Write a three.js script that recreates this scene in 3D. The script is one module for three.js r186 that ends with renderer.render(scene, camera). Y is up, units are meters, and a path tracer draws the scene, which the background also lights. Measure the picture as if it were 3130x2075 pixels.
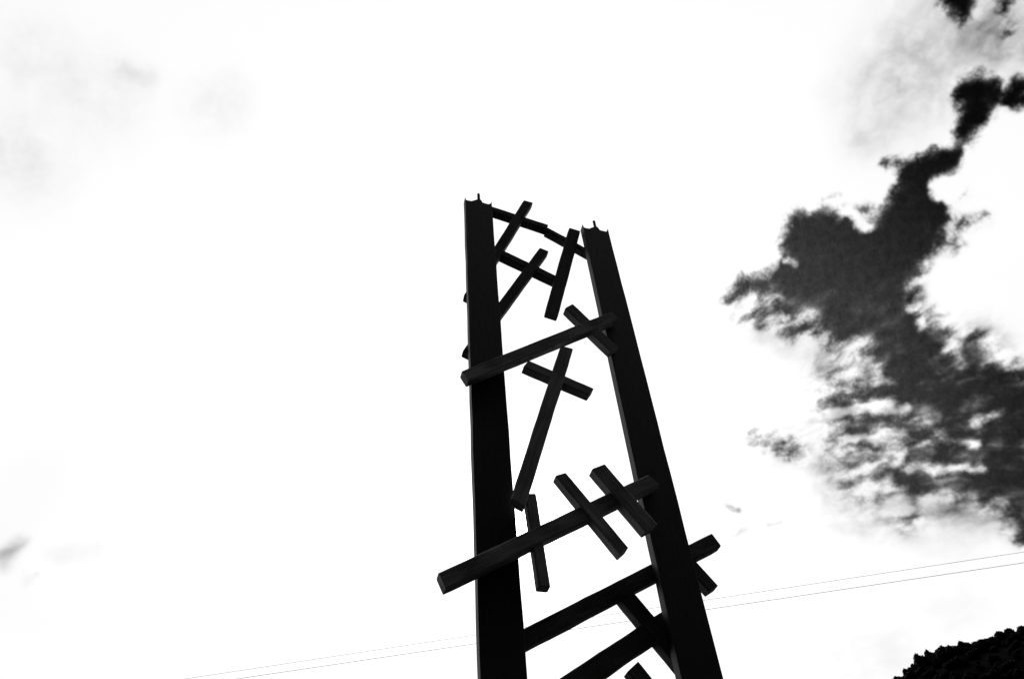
import * as THREE from 'three';
import { mergeGeometries, mergeVertices, toCreasedNormals } from 'three/addons/utils/BufferGeometryUtils.js';

// ------------------------------------------------------------------ camera
const scene = new THREE.Scene();
const rad = THREE.MathUtils.degToRad;
const camera = new THREE.PerspectiveCamera(46.17, 1024 / 678, 0.1, 6000);
camera.position.set(0, 1.6, 0);                                   // eye height, head tipped back, camera held a little askew
camera.up.set(0.08875, 0.6803, 0.72754);
camera.lookAt(0, 1.6 + 0.73042, -0.683);
scene.add(camera);

// ------------------------------------------------------------------ sun and sky
const SUN_AZ = rad(-0.66), SUN_EL = rad(33.8);
const sunDir = new THREE.Vector3(Math.sin(SUN_AZ) * Math.cos(SUN_EL), Math.sin(SUN_EL), -Math.cos(SUN_AZ) * Math.cos(SUN_EL));
const sun = new THREE.DirectionalLight(0xffffff, 3);
sun.name = 'sun';
sun.position.copy(sunDir).multiplyScalar(60).add(new THREE.Vector3(0, 4, -4));
sun.target.position.set(0, 4, -4);
sun.castShadow = true;
sun.shadow.mapSize.set(4096, 4096);
Object.assign(sun.shadow.camera, { left: -14, right: 14, top: 14, bottom: -14, near: 1, far: 160 });
scene.add(sun, sun.target);

// gradient noise, seeded
function rng(seed) { let s = seed >>> 0; return () => { s = (s + 0x6d2b79f5) | 0; let t = Math.imul(s ^ (s >>> 15), 1 | s); t = (t + Math.imul(t ^ (t >>> 7), 61 | t)) ^ t; return ((t ^ (t >>> 14)) >>> 0) / 4294967296; }; }
const PERM = new Uint8Array(512), GX = new Float32Array(256), GY = new Float32Array(256);
{
  const r = rng(20), p = Array.from({ length: 256 }, (_, i) => i);
  for (let i = 255; i > 0; i--) { const j = Math.floor(r() * (i + 1)); [p[i], p[j]] = [p[j], p[i]]; }
  for (let i = 0; i < 512; i++) PERM[i] = p[i & 255];
  for (let i = 0; i < 256; i++) { const a = r() * Math.PI * 2; GX[i] = Math.cos(a); GY[i] = Math.sin(a); }
}
function noise(x, y) {                                            // about -0.7 .. 0.7
  const xf = Math.floor(x), yf = Math.floor(y), X = xf & 255, Y = yf & 255, dx = x - xf, dy = y - yf;
  const a = PERM[PERM[X] + Y], b = PERM[PERM[X + 1] + Y], c = PERM[PERM[X] + Y + 1], d = PERM[PERM[X + 1] + Y + 1];
  const u = dx * dx * dx * (dx * (dx * 6 - 15) + 10), v = dy * dy * dy * (dy * (dy * 6 - 15) + 10);
  const na = GX[a] * dx + GY[a] * dy, nb = GX[b] * (dx - 1) + GY[b] * dy, nc = GX[c] * dx + GY[c] * (dy - 1), nd = GX[d] * (dx - 1) + GY[d] * (dy - 1);
  return na + u * (nb - na) + v * (nc + u * (nd - nc) - na - u * (nb - na));
}
function fbm(x, y, octaves, gain = 0.5) {
  let s = 0, a = 1;
  for (let i = 0; i < octaves; i++) { s += a * noise(x, y); a *= gain; const t = x * 1.92 - y * 0.62 + 17.3; y = x * 0.62 + y * 1.92 - 9.1; x = t; }
  return s;
}
const sstep = (x, a, b) => { const t = Math.min(1, Math.max(0, (x - a) / (b - a))); return t * t * (3 - 2 * t); };   // works with a > b too

// Openings in the cloud sheet through which the dark clear sky shows, and thin grey places in it.
// Each is a stroke from (x, y) to (x, y) with a half width at each end, in degrees right of and above the sun, and how open it is.
const OPENINGS = [
  [21.8, 17.8, 1.91, 25.9, 15.5, 2.25, 1],
  [22.0, 15.2, 2.22, 25.7, 13.5, 1.78, 1],
  [26.7, 16.2, 1.83, 28.3, 19.3, 1.34, 1],
  [28.3, 19.3, 1.29, 29.0, 20.7, 0.97, 1],
  [28.2, 21.1, 0.52, 30.5, 21.3, 0.56, 1],
  [30.5, 21.4, 0.51, 31.3, 22.3, 0.43, 0.85],
  [31.5, 25.6, 0.76, 32.5, 24.9, 0.89, 1],
  [32.0, 24.1, 0.88, 31.2, 22.9, 0.46, 1],
  [33.1, 24.3, 0.21, 34.3, 23.9, 0.46, 0.9],
  [34.3, 24.9, 0.29, 34.6, 24.4, 0.29, 0.8],
  [31.1, 31.6, 1.10, 31.5, 30.1, 0.63, 0.96],
  [33.6, 30.3, 0.62, 33.5, 29.3, 0.29, 0.85],
  [33.7, 28.3, 0.19, 33.8, 28.2, 0.19, 1.1],
  [28.2, 18.2, 0.86, 30.8, 18.8, 0.30, 1],
  [29.3, 17.5, 0.96, 28.1, 16.4, 1.27, 1],
  [30.5, 17.1, 0.21, 31.9, 17.1, 0.29, 0.6],
  [30.1, 15.8, 0.42, 29.2, 16.6, 0.63, 0.85],
  [24.6, 12.8, 1.81, 27.0, 10.0, 1.81, 1],
  [27.0, 10.0, 1.56, 28.3, 6.9, 2.18, 1],
  [28.1, 6.7, 2.30, 30.7, 5.7, 2.10, 1],
  [30.7, 5.5, 1.83, 32.8, 5.0, 1.83, 1],
  [29.5, 3.3, 1.71, 31.8, 1.6, 2.10, 0.98],
  [29.0, 0.7, 1.02, 31.6, -0.2, 1.58, 0.98],
  [31.3, -1.2, 0.35, 31.5, -3.0, 0.70, 1],
  [30.6, 8.8, 0.56, 30.7, 8.1, 0.50, 0.9],
  [23.9, 6.8, 0.46, 26.2, 6.6, 0.54, 0.95],
  [23.4, 5.0, 0.41, 25.5, 4.7, 0.49, 0.93],
  [21.7, 6.6, 0.51, 23.2, 6.5, 0.42, 0.6],
  [26.0, 2.4, 0.31, 27.8, 2.4, 0.47, 0.95],
  [25.4, 0.8, 0.27, 26.6, 0.7, 0.35, 0.92],
  [26.6, 0.7, 0.38, 29.0, 0.4, 0.86, 0.95],
  [16.8, 4.5, 0.35, 19.2, 4.2, 0.39, 0.6],
  [17.4, 4.0, 0.30, 19.4, 3.0, 0.34, 0.6],
  [21.1, 3.7, 0.19, 21.2, 3.6, 0.19, 0.45],
  [25.1, -2.0, 0.37, 25.1, -2.1, 0.37, 0.5],
  [23.4, 1.2, 0.16, 24.1, 1.5, 0.18, 0.45],
  [14.1, 0.0, 0.13, 15.0, -0.2, 0.15, 0.3],
  [16.7, -1.3, 0.10, 17.4, -1.1, 0.10, 0.25],
  [14.4, -1.8, 0.10, 15.7, -1.5, 0.12, 0.3],
  [20.3, 15.7, 1.13, 23.7, 12.2, 1.35, 0.95],
  [17.7, 15.4, 0.73, 20.2, 14.1, 1.14, 0.8],
  [16.9, 12.9, 0.36, 19.6, 12.8, 0.86, 0.85],
  [16.0, 14.7, 0.32, 18.1, 14.9, 0.60, 0.7],
  [20.1, 11.6, 0.62, 22.8, 11.5, 0.84, 0.75],
  [22.6, 9.9, 0.19, 22.8, 10.0, 0.19, 0.5],
  [23.7, 4.0, 0.41, 26.5, 3.5, 0.61, 0.5],
  [24.0, -0.6, 0.39, 25.5, -0.5, 0.48, 0.25],
  [24.0, 19.3, 0.40, 26.3, 18.5, 0.40, 0.5],
  [26.8, 21.9, 0.26, 28.2, 21.5, 0.44, 0.75],
  [22.8, 20.3, 0.11, 23.7, 20.5, 0.11, 0.3],
  [30.0, 19.6, 0.77, 30.5, 19.0, 0.64, -0.95],
  [24.2, 19.3, 0.36, 25.3, 17.7, 0.27, -0.85],
  [21.7, 5.7, 0.25, 26.1, 5.6, 0.29, -0.8],
  [22.9, 4.0, 0.29, 25.8, 3.8, 0.27, -0.8],
  [26.0, 1.5, 0.17, 29.6, 1.3, 0.17, -0.85],
  [28.2, 3.2, 0.27, 29.9, 2.6, 0.19, -0.6],
  [27.6, 12.2, 0.38, 28.0, 10.7, 0.29, -0.6],
  [29.1, 9.4, 0.41, 29.9, 8.0, 0.28, -0.55],
  [20.0, 16.4, 0.20, 20.5, 16.2, 0.18, -0.5],
  [18.2, 13.7, 0.18, 19.5, 14.0, 0.18, -0.6],
  [18.3, 12.5, 0.20, 19.6, 12.8, 0.16, -0.6],
  [27.2, 20.7, 0.11, 27.7, 21.1, 0.11, -0.5],
  [30.1, 4.1, 0.38, 31.4, 4.6, 0.27, -0.4],
  [18.1, 3.7, 1.06, 23.9, 1.6, 1.92, 0.13],
  [21.9, -1.4, 1.17, 27.4, -2.5, 1.37, 0.1],
  [28.5, -1.4, 0.73, 30.7, -2.2, 0.73, 0.22],
  [13.9, -0.6, 0.84, 16.6, -1.4, 0.84, 0.06],
  [18.0, 11.9, 0.90, 21.9, 10.5, 1.35, 0.2],
  [25.9, -0.3, 0.76, 28.2, -0.9, 0.76, 0.2],
  [-23.9, 31.8, 0.63, -23.0, 31.5, 0.60, 0.08],
  [-19.0, 29.5, 1.36, -17.8, 30.2, 1.36, 0.05],
  [-31.9, 26.8, 1.66, -30.5, 25.5, 1.82, 0.07],
  [-32.4, 0.6, 0.47, -31.7, 1.3, 0.35, 0.26],
  [-31.1, -0.7, 0.28, -30.8, -0.6, 0.24, 0.06],
  [-29.5, 0.6, 0.48, -27.5, 0.5, 0.48, 0.05],
  [-29.2, 32.0, 1.94, -25.9, 30.0, 2.26, 0.05],
  [29.3, 28.4, 2.37, 31.4, 29.6, 2.80, 0.22],
  [25.6, 26.7, 1.55, 28.6, 25.0, 1.55, 0.09],
  [25.4, 23.6, 0.89, 26.2, 23.6, 0.89, 0.14],
  [32.7, 28.3, 1.05, 34.0, 27.3, 1.05, 0.3],
  [20.2, -10.3, 1.40, 22.6, -9.8, 1.75, 0.07],
  [26.3, -7.6, 1.02, 27.4, -7.3, 1.02, 0.05],
];
const SKY_W = 4096, SKY_H = 2048;
// SKY-BEGIN
const SKY_RIGHT = new THREE.Vector3().crossVectors(sunDir, new THREE.Vector3(0, 1, 0)).normalize(), SKY_ABOVE = new THREE.Vector3().crossVectors(SKY_RIGHT, sunDir);
function skyAt(x, y, z) {
  const off = Math.acos(Math.min(1, Math.max(-1, x * sunDir.x + y * sunDir.y + z * sunDir.z))), away = off * 57.29578;
  // clear sky, as a dark red filter shows it: black away from the sun, a little paler towards it
  const clear = 0.0025 + 0.052 * Math.exp(-Math.pow(away / 31, 6));
  // sunlit cloud sheet: whitest round the sun
  const sheetNoise = y > -0.05 ? fbm(x / (y + 0.35) * 2.1 + 3.7, z / (y + 0.35) * 2.1, 4) : 0;
  let cloud = 0.97 + 0.3 * Math.exp(-Math.pow(away / 24, 2)) + 3 * Math.exp(-Math.pow(away / 4, 2)) + 5 * Math.exp(-Math.pow(away / 0.9, 2));
  let open = 0, tone = 1;
  if (away < 62 && y > 0) {
    const k = away / Math.max(1e-6, Math.sin(off)), px = (x * SKY_RIGHT.x + y * SKY_RIGHT.y + z * SKY_RIGHT.z) * k, py = (x * SKY_ABOVE.x + y * SKY_ABOVE.y + z * SKY_ABOVE.z) * k;
    // ragged edges: streaks that lean up to the right in the lower part, curls higher up
    const wx = 0.38 * fbm(px * 0.6 + 5, py * 0.6, 3), wy = 0.38 * fbm(px * 0.6 - 31, py * 0.6 + 12, 3);
    const qx = px + wx, qy = py + wy;
    const lean = sstep(py, 16.5, 13), cx = px - 23 + 0.5 * wx, cy = py - 9 + 0.6 * wy;
    const curl = fbm(qx * 0.75 + 40 + 0.5 * wy, qy * 0.75, 6, 0.6), lower = sstep(py, 10.5, 7);
    let streak = 0;
    if (lean > 0 && lower < 1) streak += (1 - lower) * fbm((cx * 0.86 + cy * 0.51) * 0.42 + 9, (cy * 0.86 - cx * 0.51) * 1.05 - 3, 6, 0.6);
    if (lower > 0) streak += lower * fbm((cx * 0.985 + cy * 0.174) * 0.42 + 19, (cy * 0.985 - cx * 0.174) * 0.95 + 8, 6, 0.6);
    const n = curl * (1 - 0.65 * lean) + streak * 0.9 * lean;
    let veil = 0, rest = 1, shut = 1;
    for (const [x0, y0, r0, x1, y1, r1, v] of OPENINGS) {
      const reach = (r0 > r1 ? r0 : r1) * 3 + 0.8;
      if (qx < Math.min(x0, x1) - reach || qx > Math.max(x0, x1) + reach || qy < Math.min(y0, y1) - reach || qy > Math.max(y0, y1) + reach) continue;
      const ex = x1 - x0, ey = y1 - y0, t = Math.min(1, Math.max(0, ((qx - x0) * ex + (qy - y0) * ey) / (ex * ex + ey * ey + 1e-9)));
      const r = r0 + (r1 - r0) * t, dist = Math.hypot(qx - x0 - ex * t, qy - y0 - ey * t);
      if (v < 0) { shut *= 1 + v * sstep(dist, r + 0.35, r - 0.25); continue; }
      if (v < 0.43) { const q = dist / (r * 1.25); veil += v * Math.max(0, Math.exp(-0.9 * q * q) - 0.01) * Math.max(0, 0.9 + (r < 0.3 ? 2.2 : 0.6) * n); continue; }
      const s = (0.6 + 0.24 * Math.min(r, 1.6)) * (1 + 0.4 * lean);
      rest *= 1 - v * sstep(r + s - dist, 0, 2 * s);
    }
    const mott = lean * sstep(px, 18.5, 24.5) * sstep(py, -4.2, 3.2) * sstep(py, 12, 7.5) * sstep(px, 34, 30);
    const dens = (1 - rest * (1 - 0.44 * mott)) * shut;
    const amp = (0.56 + 0.3 * lean) * sstep(dens, 0, 0.3) * (1 - (0.74 - 0.3 * mott) * sstep(dens, 0.65, 1));
    const grit = 0.16 * fbm(px * 5.1, py * 5.1, 2, 0.8), film = dens + amp * n + grit * sstep(dens, 0.02, 0.3) * sstep(dens, 1.15, 0.6);
    const w = 0.16 * lean;
    open = 0.5 * sstep(film, 0.02 - 0.6 * w, 0.9 + w) + 0.5 * sstep(film, 0.16 - 0.8 * w, 1.02 + 0.5 * w);
    veil = Math.max(0, Math.min(0.8, veil + 0.3 * mott * Math.max(0, 0.45 + 0.9 * n + 0.5 * curl)));
    open += (1 - open) * veil;
    cloud *= 1 - 0.05 * sstep(sheetNoise, 0, 0.6) * sstep(away, 22, 36);
    tone = 1 + 0.5 * noise(px * 6.3, py * 6.3) + 0.35 * noise(px * 2.1, py * 2.1);
  }
  // further round, the sheet breaks up and clear sky takes over
  const gone = sstep(away + 14 * sheetNoise, 60, 92);
  cloud *= 1 - 0.45 * gone;
  open = Math.min(1, Math.max(open, gone * (1 - 0.33 * sstep(sheetNoise, 0.2, 0.6))));
  return Math.pow((1 - open) * Math.pow(cloud, 1 / 2.2) + open * Math.pow(clear * tone, 1 / 2.2), 2.2);   // film-like mix of sheet and clear sky
}
// SKY-END
function skyTexture() {
  const data = new Float32Array(SKY_W * SKY_H * 4);
  for (let j = 0, k = 0; j < SKY_H; j++) {
    const el = ((j + 0.5) / SKY_H - 0.5) * Math.PI, y = Math.sin(el), ce = Math.cos(el);
    for (let i = 0; i < SKY_W; i++, k += 4) {
      const ph = ((i + 0.5) / SKY_W - 0.5) * 2 * Math.PI;
      data[k] = data[k + 1] = data[k + 2] = skyAt(Math.cos(ph) * ce, y, Math.sin(ph) * ce); data[k + 3] = 1;
    }
  }
  const t = new THREE.DataTexture(data, SKY_W, SKY_H, THREE.RGBAFormat, THREE.FloatType);
  t.mapping = THREE.EquirectangularReflectionMapping;
  t.magFilter = t.minFilter = THREE.LinearFilter;
  t.wrapS = THREE.RepeatWrapping;
  t.needsUpdate = true;
  return t;
}
scene.background = scene.environment = skyTexture();

const renderer = new THREE.WebGLRenderer({ antialias: true });
renderer.setSize(1024, 678);
renderer.toneMapping = THREE.LinearToneMapping;
renderer.toneMappingExposure = 1;
renderer.shadowMap.enabled = true;
renderer.shadowMap.type = THREE.PCFSoftShadowMap;

// ------------------------------------------------------------------ materials (the picture is black and white: all greys)
function greyTexture(w, h, f, color = true) {
  const d = new Uint8Array(w * h * 4);
  for (let j = 0; j < h; j++) for (let i = 0; i < w; i++) { const k = (j * w + i) * 4, v = Math.max(0, Math.min(255, Math.round(255 * f(i / w, j / h)))); d[k] = d[k + 1] = d[k + 2] = v; d[k + 3] = 255; }
  const t = new THREE.DataTexture(d, w, h);
  t.wrapS = t.wrapT = THREE.RepeatWrapping; t.magFilter = THREE.LinearFilter; t.minFilter = THREE.LinearMipmapLinearFilter; t.generateMipmaps = true;
  if (color) t.colorSpace = THREE.SRGBColorSpace;
  t.needsUpdate = true;
  return t;
}
// a noise that tiles: mix of the four shifted copies
function tiled(fn, u, v, su, sv) {
  const a = fn(u * su, v * sv), b = fn((u - 1) * su, v * sv), c = fn(u * su, (v - 1) * sv), d = fn((u - 1) * su, (v - 1) * sv);
  return (a * (1 - u) + b * u) * (1 - v) + (c * (1 - u) + d * u) * v;
}
// weathered timber: grain runs along u (1 m), checks and stains
const grainAt = (u, v) => {
  const fine = tiled((x, y) => fbm(x, y, 4, 0.6), u, v, 5, 90), broad = tiled((x, y) => fbm(x, y, 3), u, v, 3, 9), check = tiled((x, y) => fbm(x + 50, y, 2), u, v, 2.5, 34);
  return { fine, broad, check: sstep(check, 0.34, 0.5) };
};
const woodMap = greyTexture(512, 512, (u, v) => { const g = grainAt(u, v); return 0.78 + 0.28 * g.fine + 0.42 * g.broad - 0.5 * g.check; });
const woodBump = greyTexture(512, 512, (u, v) => { const g = grainAt(u, v); return 0.6 + 0.3 * g.fine - 0.55 * g.check; }, false);
const glareWood = new THREE.MeshStandardMaterial({ map: woodMap, bumpMap: woodBump, bumpScale: 0.004, roughness: 0.85 });
glareWood.color.setRGB(0.4, 0.4, 0.4); glareWood.name = 'weathered timber';  // paler grey has the veil of sun glare painted into the colour
const noGlareWood = glareWood.clone(); noGlareWood.color.setRGB(0.14, 0.14, 0.14); noGlareWood.name = 'weathered timber without painted glare';  // same timber, darker: crosses away from the sun, no glare painted in
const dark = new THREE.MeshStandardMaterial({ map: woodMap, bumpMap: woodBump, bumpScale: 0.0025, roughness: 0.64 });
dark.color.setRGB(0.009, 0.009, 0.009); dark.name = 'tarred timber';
const iron = new THREE.MeshStandardMaterial({ roughness: 0.7, metalness: 0.3 });
iron.color.setRGB(0.03, 0.03, 0.03); iron.name = 'rusty iron';
const leafM = new THREE.MeshPhysicalMaterial({ roughness: 0.95, specularIntensity: 0.2, side: THREE.DoubleSide, transmission: 0.1, thickness: 0 });
leafM.color.setRGB(0.012, 0.012, 0.012); leafM.name = 'leaves';
const bark = new THREE.MeshStandardMaterial({ roughness: 0.95 });
bark.color.setRGB(0.05, 0.05, 0.05); bark.name = 'bark';
const turfMap = greyTexture(512, 512, (u, v) => 0.72 + 0.35 * tiled((x, y) => fbm(x, y, 6, 0.62), u, v, 9, 9));
const turfBump = greyTexture(512, 512, (u, v) => 0.5 + 0.4 * tiled((x, y) => fbm(x, y, 6, 0.7), u, v, 24, 24), false);
const turf = new THREE.MeshPhysicalMaterial({ map: turfMap, bumpMap: turfBump, bumpScale: 0.05, roughness: 1, specularIntensity: 0.15 });
turf.color.setRGB(0.022, 0.022, 0.022); turf.name = 'dark turf';
const heath = turf.clone(); heath.color.setRGB(0.006, 0.006, 0.006); heath.name = 'dark heath';
const cableM = new THREE.MeshStandardMaterial({ roughness: 0.5, metalness: 0.9 });
cableM.color.setRGB(0.75, 0.75, 0.75); cableM.name = 'cable';

// ------------------------------------------------------------------ naming
const used = {};
function numbered(name) { const n = (used[name] = (used[name] ?? -1) + 1); return n ? name + '_' + String(n).padStart(3, '0') : name; }
function tag(o, label, category, group) { o.userData = { label, category }; if (group) o.userData.group = group; return o; }
function mesh(name, geo, m, parent) { const o = new THREE.Mesh(geo, m); o.name = name; o.castShadow = o.receiveShadow = true; parent.add(o); return o; }

// ------------------------------------------------------------------ ground and hill
const HILL = { x: 45.09, z: -81.34, h: 31.3, r: 25 };
const hillAt = (x, z) => {                                        // a rounded top on a broad foot
  const d = Math.hypot(x - HILL.x, z - HILL.z);
  return Math.max(HILL.h / (1 + Math.pow(d / HILL.r, 8)), 24 * Math.exp(-Math.pow(d / 42, 2)));
};
{
  const g = new THREE.CircleGeometry(2500, 96, 0, Math.PI * 2).rotateX(-Math.PI / 2), uv = g.attributes.uv, p = g.attributes.position;
  for (let i = 0; i < p.count; i++) uv.setXY(i, p.getX(i) / 6, p.getZ(i) / 6);
  mesh('ground', g, turf, scene).userData = { kind: 'structure' };
}
{
  const N = 200, S = 210, g = new THREE.PlaneGeometry(S, S, N, N).rotateX(-Math.PI / 2), p = g.attributes.position, uv = g.attributes.uv;
  for (let i = 0; i < p.count; i++) {
    const x = p.getX(i) + HILL.x, z = p.getZ(i) + HILL.z, h = hillAt(x, z);
    p.setXYZ(i, x, h - 0.25 + Math.min(1, h / 4) * (0.22 * fbm(x * 0.4, z * 0.4, 4)), z);
    uv.setXY(i, x / 6, z / 6);
  }
  g.computeVertexNormals();
  mesh('hill', g, heath, scene).userData = { kind: 'structure', label: 'dark scrubby hill rising at the lower right' };
}
// leaf faces spread through a dome: a lumpy shrub of about unit radius and unit height
function shrubGeo(seed, leaves, size) {
  const r = rng(seed), pos = [], q = new THREE.Quaternion(), e = new THREE.Euler(), v = new THREE.Vector3(), lumps = [];
  for (let i = 0; i < 9; i++) { const a = r() * 6.283, d = 0.25 + 0.45 * r(); lumps.push([Math.cos(a) * d, 0.35 + 0.35 * r(), Math.sin(a) * d, 0.3 + 0.2 * r()]); }
  lumps.push([0, 0.6, 0, 0.42]);
  for (let i = 0; i < leaves; i++) {
    const [lx, ly, lz, lr] = lumps[i % lumps.length], t = r() * 6.283, u = r() * 2 - 1, k = lr * (0.55 + 0.45 * Math.sqrt(r())), s = Math.sqrt(1 - u * u);
    const cx = lx + Math.cos(t) * s * k, cy = Math.max(0.02, ly + u * k), cz = lz + Math.sin(t) * s * k, w = size * (0.6 + 0.8 * r());
    q.setFromEuler(e.set(r() * 6.28, r() * 6.28, r() * 6.28));
    const c = [[-w, 0, 0], [0, -w * 0.55, 0], [w, 0, 0], [0, w * 0.55, 0]].map((o) => { v.set(...o).applyQuaternion(q); return [v.x + cx, v.y + cy, v.z + cz]; });
    pos.push(...c[0], ...c[1], ...c[2], ...c[0], ...c[2], ...c[3]);
  }
  for (const [lx, ly, lz, lr] of lumps) {                          // dense twiggy heart of each lump
    const c = new THREE.IcosahedronGeometry(lr * 0.92, 2), p = c.attributes.position;
    for (let i = 0; i < p.count; i++) { const f = 1 + 0.2 * fbm(p.getX(i) * 4 + seed, p.getY(i) * 4 + p.getZ(i) * 3, 2); p.setXYZ(i, lx + p.getX(i) * f, Math.max(0, ly + p.getY(i) * f), lz + p.getZ(i) * f); }
    pos.push(...p.array);
  }
  const g = new THREE.BufferGeometry();
  g.setAttribute('position', new THREE.Float32BufferAttribute(pos, 3));
  g.computeVertexNormals();
  return g;
}
function shrubStem() {
  const parts = [];
  for (const [a, l] of [[0, 0], [0.5, 1], [0.55, 3.2], [0.5, 5]]) { const c = new THREE.CylinderGeometry(0.02, 0.05, 0.6, 6).translate(0, 0.28, 0); c.rotateZ(a); c.rotateY(l); parts.push(c); }
  return mergeGeometries(parts);
}
const shrubKinds = [shrubGeo(3, 1100, 0.075), shrubGeo(8, 1100, 0.075), shrubGeo(14, 1100, 0.07)], stemGeo = shrubStem();
// shrubs along the brow of the hill: place, half width, height over the turf
const SHRUBS = [
  [31.60, -72.41, 0.42, 0.55, 'lowest small shrub on the hill brow, at the bottom edge of the photo'],
  [32.32, -71.81, 0.48, 0.75, 'small round shrub second up the left shoulder of the hill'],
  [32.91, -70.99, 0.40, 1.05, 'narrow shrub on the steep left shoulder of the hill, third from its foot'],
  [33.33, -70.52, 0.60, 1.35, 'bushy shrub at the top of the steep left shoulder of the hill'],
  [33.97, -69.94, 0.40, 1.42, 'small pointed shrub standing just above the left shoulder of the hill'],
  [34.59, -69.63, 0.85, 1.18, 'low wide shrub at the start of the smooth part of the hill brow'],
  [35.32, -68.98, 0.95, 1.12, 'spreading shrub halfway along the smooth rising brow of the hill'],
  [36.35, -68.16, 0.55, 1.08, 'little shrub making a nub in the middle of the hill brow'],
  [37.05, -67.79, 0.85, 0.82, 'low flat shrub between the middle nub and the broad hump of the brow'],
  [37.86, -67.34, 0.95, 0.8, 'broad rounded shrub left of the dark dome on the hill brow'],
  [39.23, -66.84, 0.85, 0.92, 'dome shaped shrub with a notch at its right, near the right edge of the photo'],
  [40.38, -66.15, 0.95, 0.86, 'rightmost shrub on the hill brow, cut by the right edge of the photo'],
];
SHRUBS.forEach(([x, z, r, h, label], i) => {
  const s = new THREE.Group();
  s.name = numbered('shrub');
  const rr = rng(100 + i);
  s.position.set(x, hillAt(x, z) - 0.3, z); s.rotation.y = rr() * 6; 
  const f = mesh('foliage', shrubKinds[i % 3], leafM, s), st = mesh('stem', stemGeo, bark, s);
  f.scale.set(r * 1.35, h + 0.25, r * 1.3); st.scale.copy(f.scale);
  scene.add(tag(s, label, 'shrub', 'shrubs along the brow of the hill'));
});
{ // low scrub over the whole hill: nobody could count it
  const r = rng(77), n = 8000, im = new THREE.InstancedMesh(shrubGeo(21, 90, 0.16), leafM, n), o = new THREE.Object3D();
  for (let i = 0; i < n; i++) {
    const a = r() * 6.283, d = Math.sqrt(r()) * 42, x = HILL.x + Math.cos(a) * d, z = HILL.z + Math.sin(a) * d;
    const s = 0.25 + 0.45 * r() * r();
    o.position.set(x, hillAt(x, z) - 0.3, z); o.rotation.set(0, r() * 6, 0); o.scale.set(s * 1.3, s * 0.7 + 0.25, s * 1.3); o.updateMatrix(); im.setMatrixAt(i, o.matrix);
  }
  im.name = 'hill_scrub'; im.userData = { kind: 'stuff', label: 'low dark scrub covering the hill at the lower right', category: 'scrub' };
  scene.add(im);
}

// ------------------------------------------------------------------ power lines
function cable(a, b, sag, radius, label) {
  const A = new THREE.Vector3(...a), B = new THREE.Vector3(...b), pts = [];
  for (let i = 0; i <= 24; i++) { const t = i / 24, p = A.clone().lerp(B, t); p.y -= sag * 4 * t * (1 - t); pts.push(p); }
  const o = mesh(numbered('power_line'), new THREE.TubeGeometry(new THREE.CatmullRomCurve3(pts), 160, radius, 6), cableM, scene);
  tag(o, label, 'power line', 'power lines crossing the lower sky');
}
cable([-36.00, 9.10, -19.37], [49.00, 9.10, -9.11], 0, 0.0048, 'lower and darker of two thin power lines crossing behind the monument');
cable([-36.00, 9.45, -19.90], [49.00, 9.45, -9.15], 0, 0.0039, 'upper and fainter of two thin power lines crossing behind the monument');

// ------------------------------------------------------------------ the monument: two flat posts carrying wooden crosses
const monument = new THREE.Group();
monument.name = 'cross_monument';
monument.position.set(-0.2965, 0, -3.854);
monument.rotation.y = rad(17);
scene.add(tag(monument, 'tall black monument of two jagged-topped posts with tilted wooden crosses fixed between them', 'monument'));

// rough sawn timber of length L along x, thickness t (y), depth d (z), worn corners and slightly wavy sides
function beamGeo(L, t, d, seed) {
  const r = rng(seed), N = Math.max(6, Math.round(L / 0.06)), c = 0.007, ring = [], pos = [], uv = [], idx = [];
  for (const [sy, sz, first] of [[1, 1, 0], [1, -1, 1], [-1, -1, 0], [-1, 1, 1]]) {
    const a = [sy * (t / 2 - c), sz * d / 2], b = [sy * t / 2, sz * (d / 2 - c)];
    ring.push(...(first ? [b, a].reverse() : [b, a].reverse()));
  }
  // order the eight corners round the section
  ring.sort((p, q) => Math.atan2(p[1] / d, p[0] / t) - Math.atan2(q[1] / d, q[0] / t));
  const u0 = r() * 3, v0 = r(), skewA = (r() - 0.5) * 0.02, skewB = (r() - 0.5) * 0.02, K = ring.length, ph = r() * 50;
  for (let i = 0; i <= N; i++) for (let k = 0; k <= K; k++) {
    const [y, z] = ring[k % K], x = L * i / N, wob = 1 + 0.06 * fbm(x * 5 + ph, (k % K) * 0.9 + ph, 3) + (i === 0 || i === N ? -0.02 : 0);
    const sk = i === 0 ? skewA : i === N ? skewB : 0;
    pos.push(x - L / 2 + sk * y / t * 2, y * wob, z * wob); uv.push(u0 + x, v0 + k / K * 2 * (t + d));
  }
  for (let i = 0; i < N; i++) for (let k = 0; k < K; k++) { const a = i * (K + 1) + k, b = a + 1, e = a + K + 1, f = e + 1; idx.push(a, e, b, b, e, f); }
  for (const [i, s] of [[0, 1], [N, -1]]) {                       // end grain, set in a touch at the rim
    const m = pos.length / 3; pos.push(L * i / N - L / 2, 0, 0); uv.push(u0, v0);
    for (let k = 0; k < K; k++) { const a = i * (K + 1) + k, n = pos.length / 3; pos.push(...pos.slice(a * 3, a * 3 + 3), ...pos.slice(a * 3 + 3, a * 3 + 6)); uv.push(u0 + pos[a * 3 + 1], v0 + pos[a * 3 + 2], u0 + pos[a * 3 + 4], v0 + pos[a * 3 + 5]); if (s > 0) idx.push(m, n, n + 1); else idx.push(m, n + 1, n); }
  }
  const g = new THREE.BufferGeometry();
  g.setAttribute('position', new THREE.Float32BufferAttribute(pos, 3)); g.setAttribute('uv', new THREE.Float32BufferAttribute(uv, 2)); g.setIndex(idx);
  return toCreasedNormals(g, 0.5);
}
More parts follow.
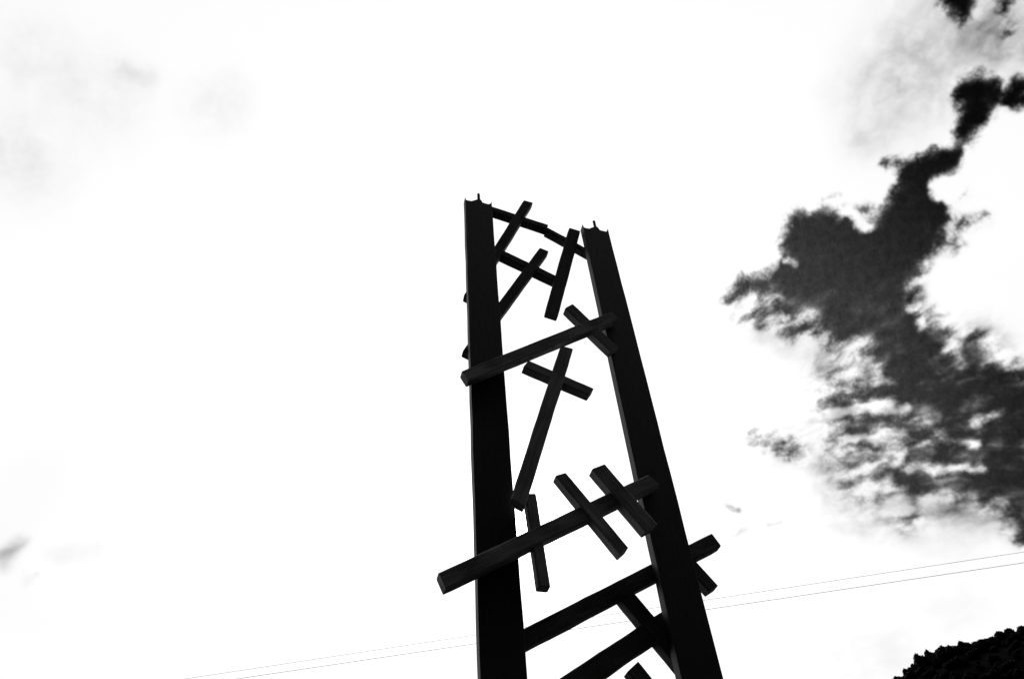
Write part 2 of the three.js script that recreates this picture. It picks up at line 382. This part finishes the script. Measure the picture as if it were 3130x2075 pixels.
// post with a hollowed, splintered head
const HEAD = [[0, 0], [0.032, -0.046], [0.12, -0.051], [0.245, -0.05], [0.335, -0.03], [0.44, -0.012], [0.49, 0.006], [0.59, -0.004], [0.62, -0.02], [0.66, -0.046], [0.72, -0.05], [0.8, -0.053], [0.9, -0.054], [0.965, -0.032], [1, 0]];
function post(u, height, width, seed) {
  const r = rng(seed), s = new THREE.Shape(), wob = () => (r() - 0.5) * 0.0035;
  s.moveTo(u, -0.6);
  s.lineTo(u + width, -0.6);
  for (let y = 0.1; y < height - 0.15; y += 0.22) s.lineTo(u + width + wob(), y);
  for (let i = HEAD.length - 1; i >= 0; i--) s.lineTo(u + width * HEAD[i][0], height + HEAD[i][1] + (i && i < HEAD.length - 1 ? wob() : 0));
  for (let y = height - 0.2; y > 0; y -= 0.22) s.lineTo(u + wob(), y);
  const g = new THREE.ExtrudeGeometry(s, { depth: 0.066, bevelEnabled: true, bevelThickness: 0.002, bevelSize: 0.0015, bevelOffset: -0.0015, bevelSegments: 1 });
  g.translate(0, 0, -0.068);
  const uv = g.attributes.uv, p = g.attributes.position;
  for (let i = 0; i < uv.count; i++) uv.setXY(i, p.getY(i) + seed, p.getX(i) + p.getZ(i));
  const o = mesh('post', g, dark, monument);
  const pin = new THREE.CylinderGeometry(0.0125, 0.0155, 0.22, 8); pin.translate(u + width * 0.535, height - 0.002, -0.02);
  mesh('spike', pin, iron, o);
  return o;
}
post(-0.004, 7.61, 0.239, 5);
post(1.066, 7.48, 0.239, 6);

// crosses, as [u, v] of both ends of each timber in the plane of the posts, its thickness and how far its front stands forward
const CROSSES = [
  [[0.607, 7.822, 0.018, 6.322, 0.086, -0.072], [0.208, 7.632, 0.760, 7.472, 0.075, -0.080]],
  [[1.000, 7.442, 0.667, 6.235, 0.106, -0.042], [0.758, 7.470, 1.203, 7.163, 0.063, -0.102]],
  [[0.692, 7.103, -0.001, 5.701, 0.085, -0.072], [0.254, 7.009, 0.823, 6.698, 0.081, -0.080]],
  [[-0.059, 5.318, 1.132, 6.168, 0.096, 0.075], [0.771, 6.213, 1.069, 5.791, 0.096, 0.068]],
  [[0.684, 5.697, 0.230, 4.315, 0.094, 0.105], [0.368, 5.486, 0.813, 5.291, 0.081, 0.098]],
  [[-0.209, 3.796, 1.137, 4.600, 0.098, 0.075], [0.518, 4.561, 0.840, 4.056, 0.078, 0.090], [0.773, 4.650, 1.038, 4.230, 0.107, 0.090], [0.322, 4.413, 0.351, 3.815, 0.068, 0.065]],
  [[0.069, 3.477, 1.544, 4.298, 0.098, -0.072], [1.252, 4.241, 1.442, 3.963, 0.084, -0.082], [0.867, 3.900, 1.170, 3.464, 0.102, -0.082]],
  [[0.188, 3.161, 1.160, 3.779, 0.116, -0.092], [0.840, 3.460, 0.948, 3.296, 0.093, -0.072]],
];
const BAR = [['upright', 'crossbar'], ['upright', 'crossbar'], ['upright', 'crossbar'], ['upright', 'crossbar'], ['upright', 'crossbar'], ['upright', 'crossbar', 'crossbar', 'slanted_bar'], ['upright', 'crossbar', 'crossbar'], ['upright', 'crossbar']];
CROSSES.forEach((bars, ci) => {
  const g = new THREE.Group();
  g.name = 'wooden_cross';
  const [u0, v0, u1, v1] = bars[0];
  g.position.set((u0 + u1) / 2, (v0 + v1) / 2, bars[0][5] - 0.035);
  if (ci === 5) g.userData.label = 'long cross with two short bars and one slanted bar, in front of both posts';
  if (ci === 6) g.userData.label = 'cross with two short bars passing behind the right post';
  monument.add(g);
  bars.forEach(([a, b, c, d, t, w], k) => {
    const dep = 0.07 + 0.004 * ((ci * 3 + k) % 3), o = mesh(BAR[ci][k], beamGeo(Math.hypot(c - a, d - b), t, dep, 40 + ci * 7 + k), ci >= 3 && ci <= 5 ? glareWood : noGlareWood, g);
    o.position.set((a + c) / 2, (b + d) / 2, w - dep / 2).sub(g.position);
    o.rotation.z = Math.atan2(d - b, c - a);
  });
});

renderer.render(scene, camera);
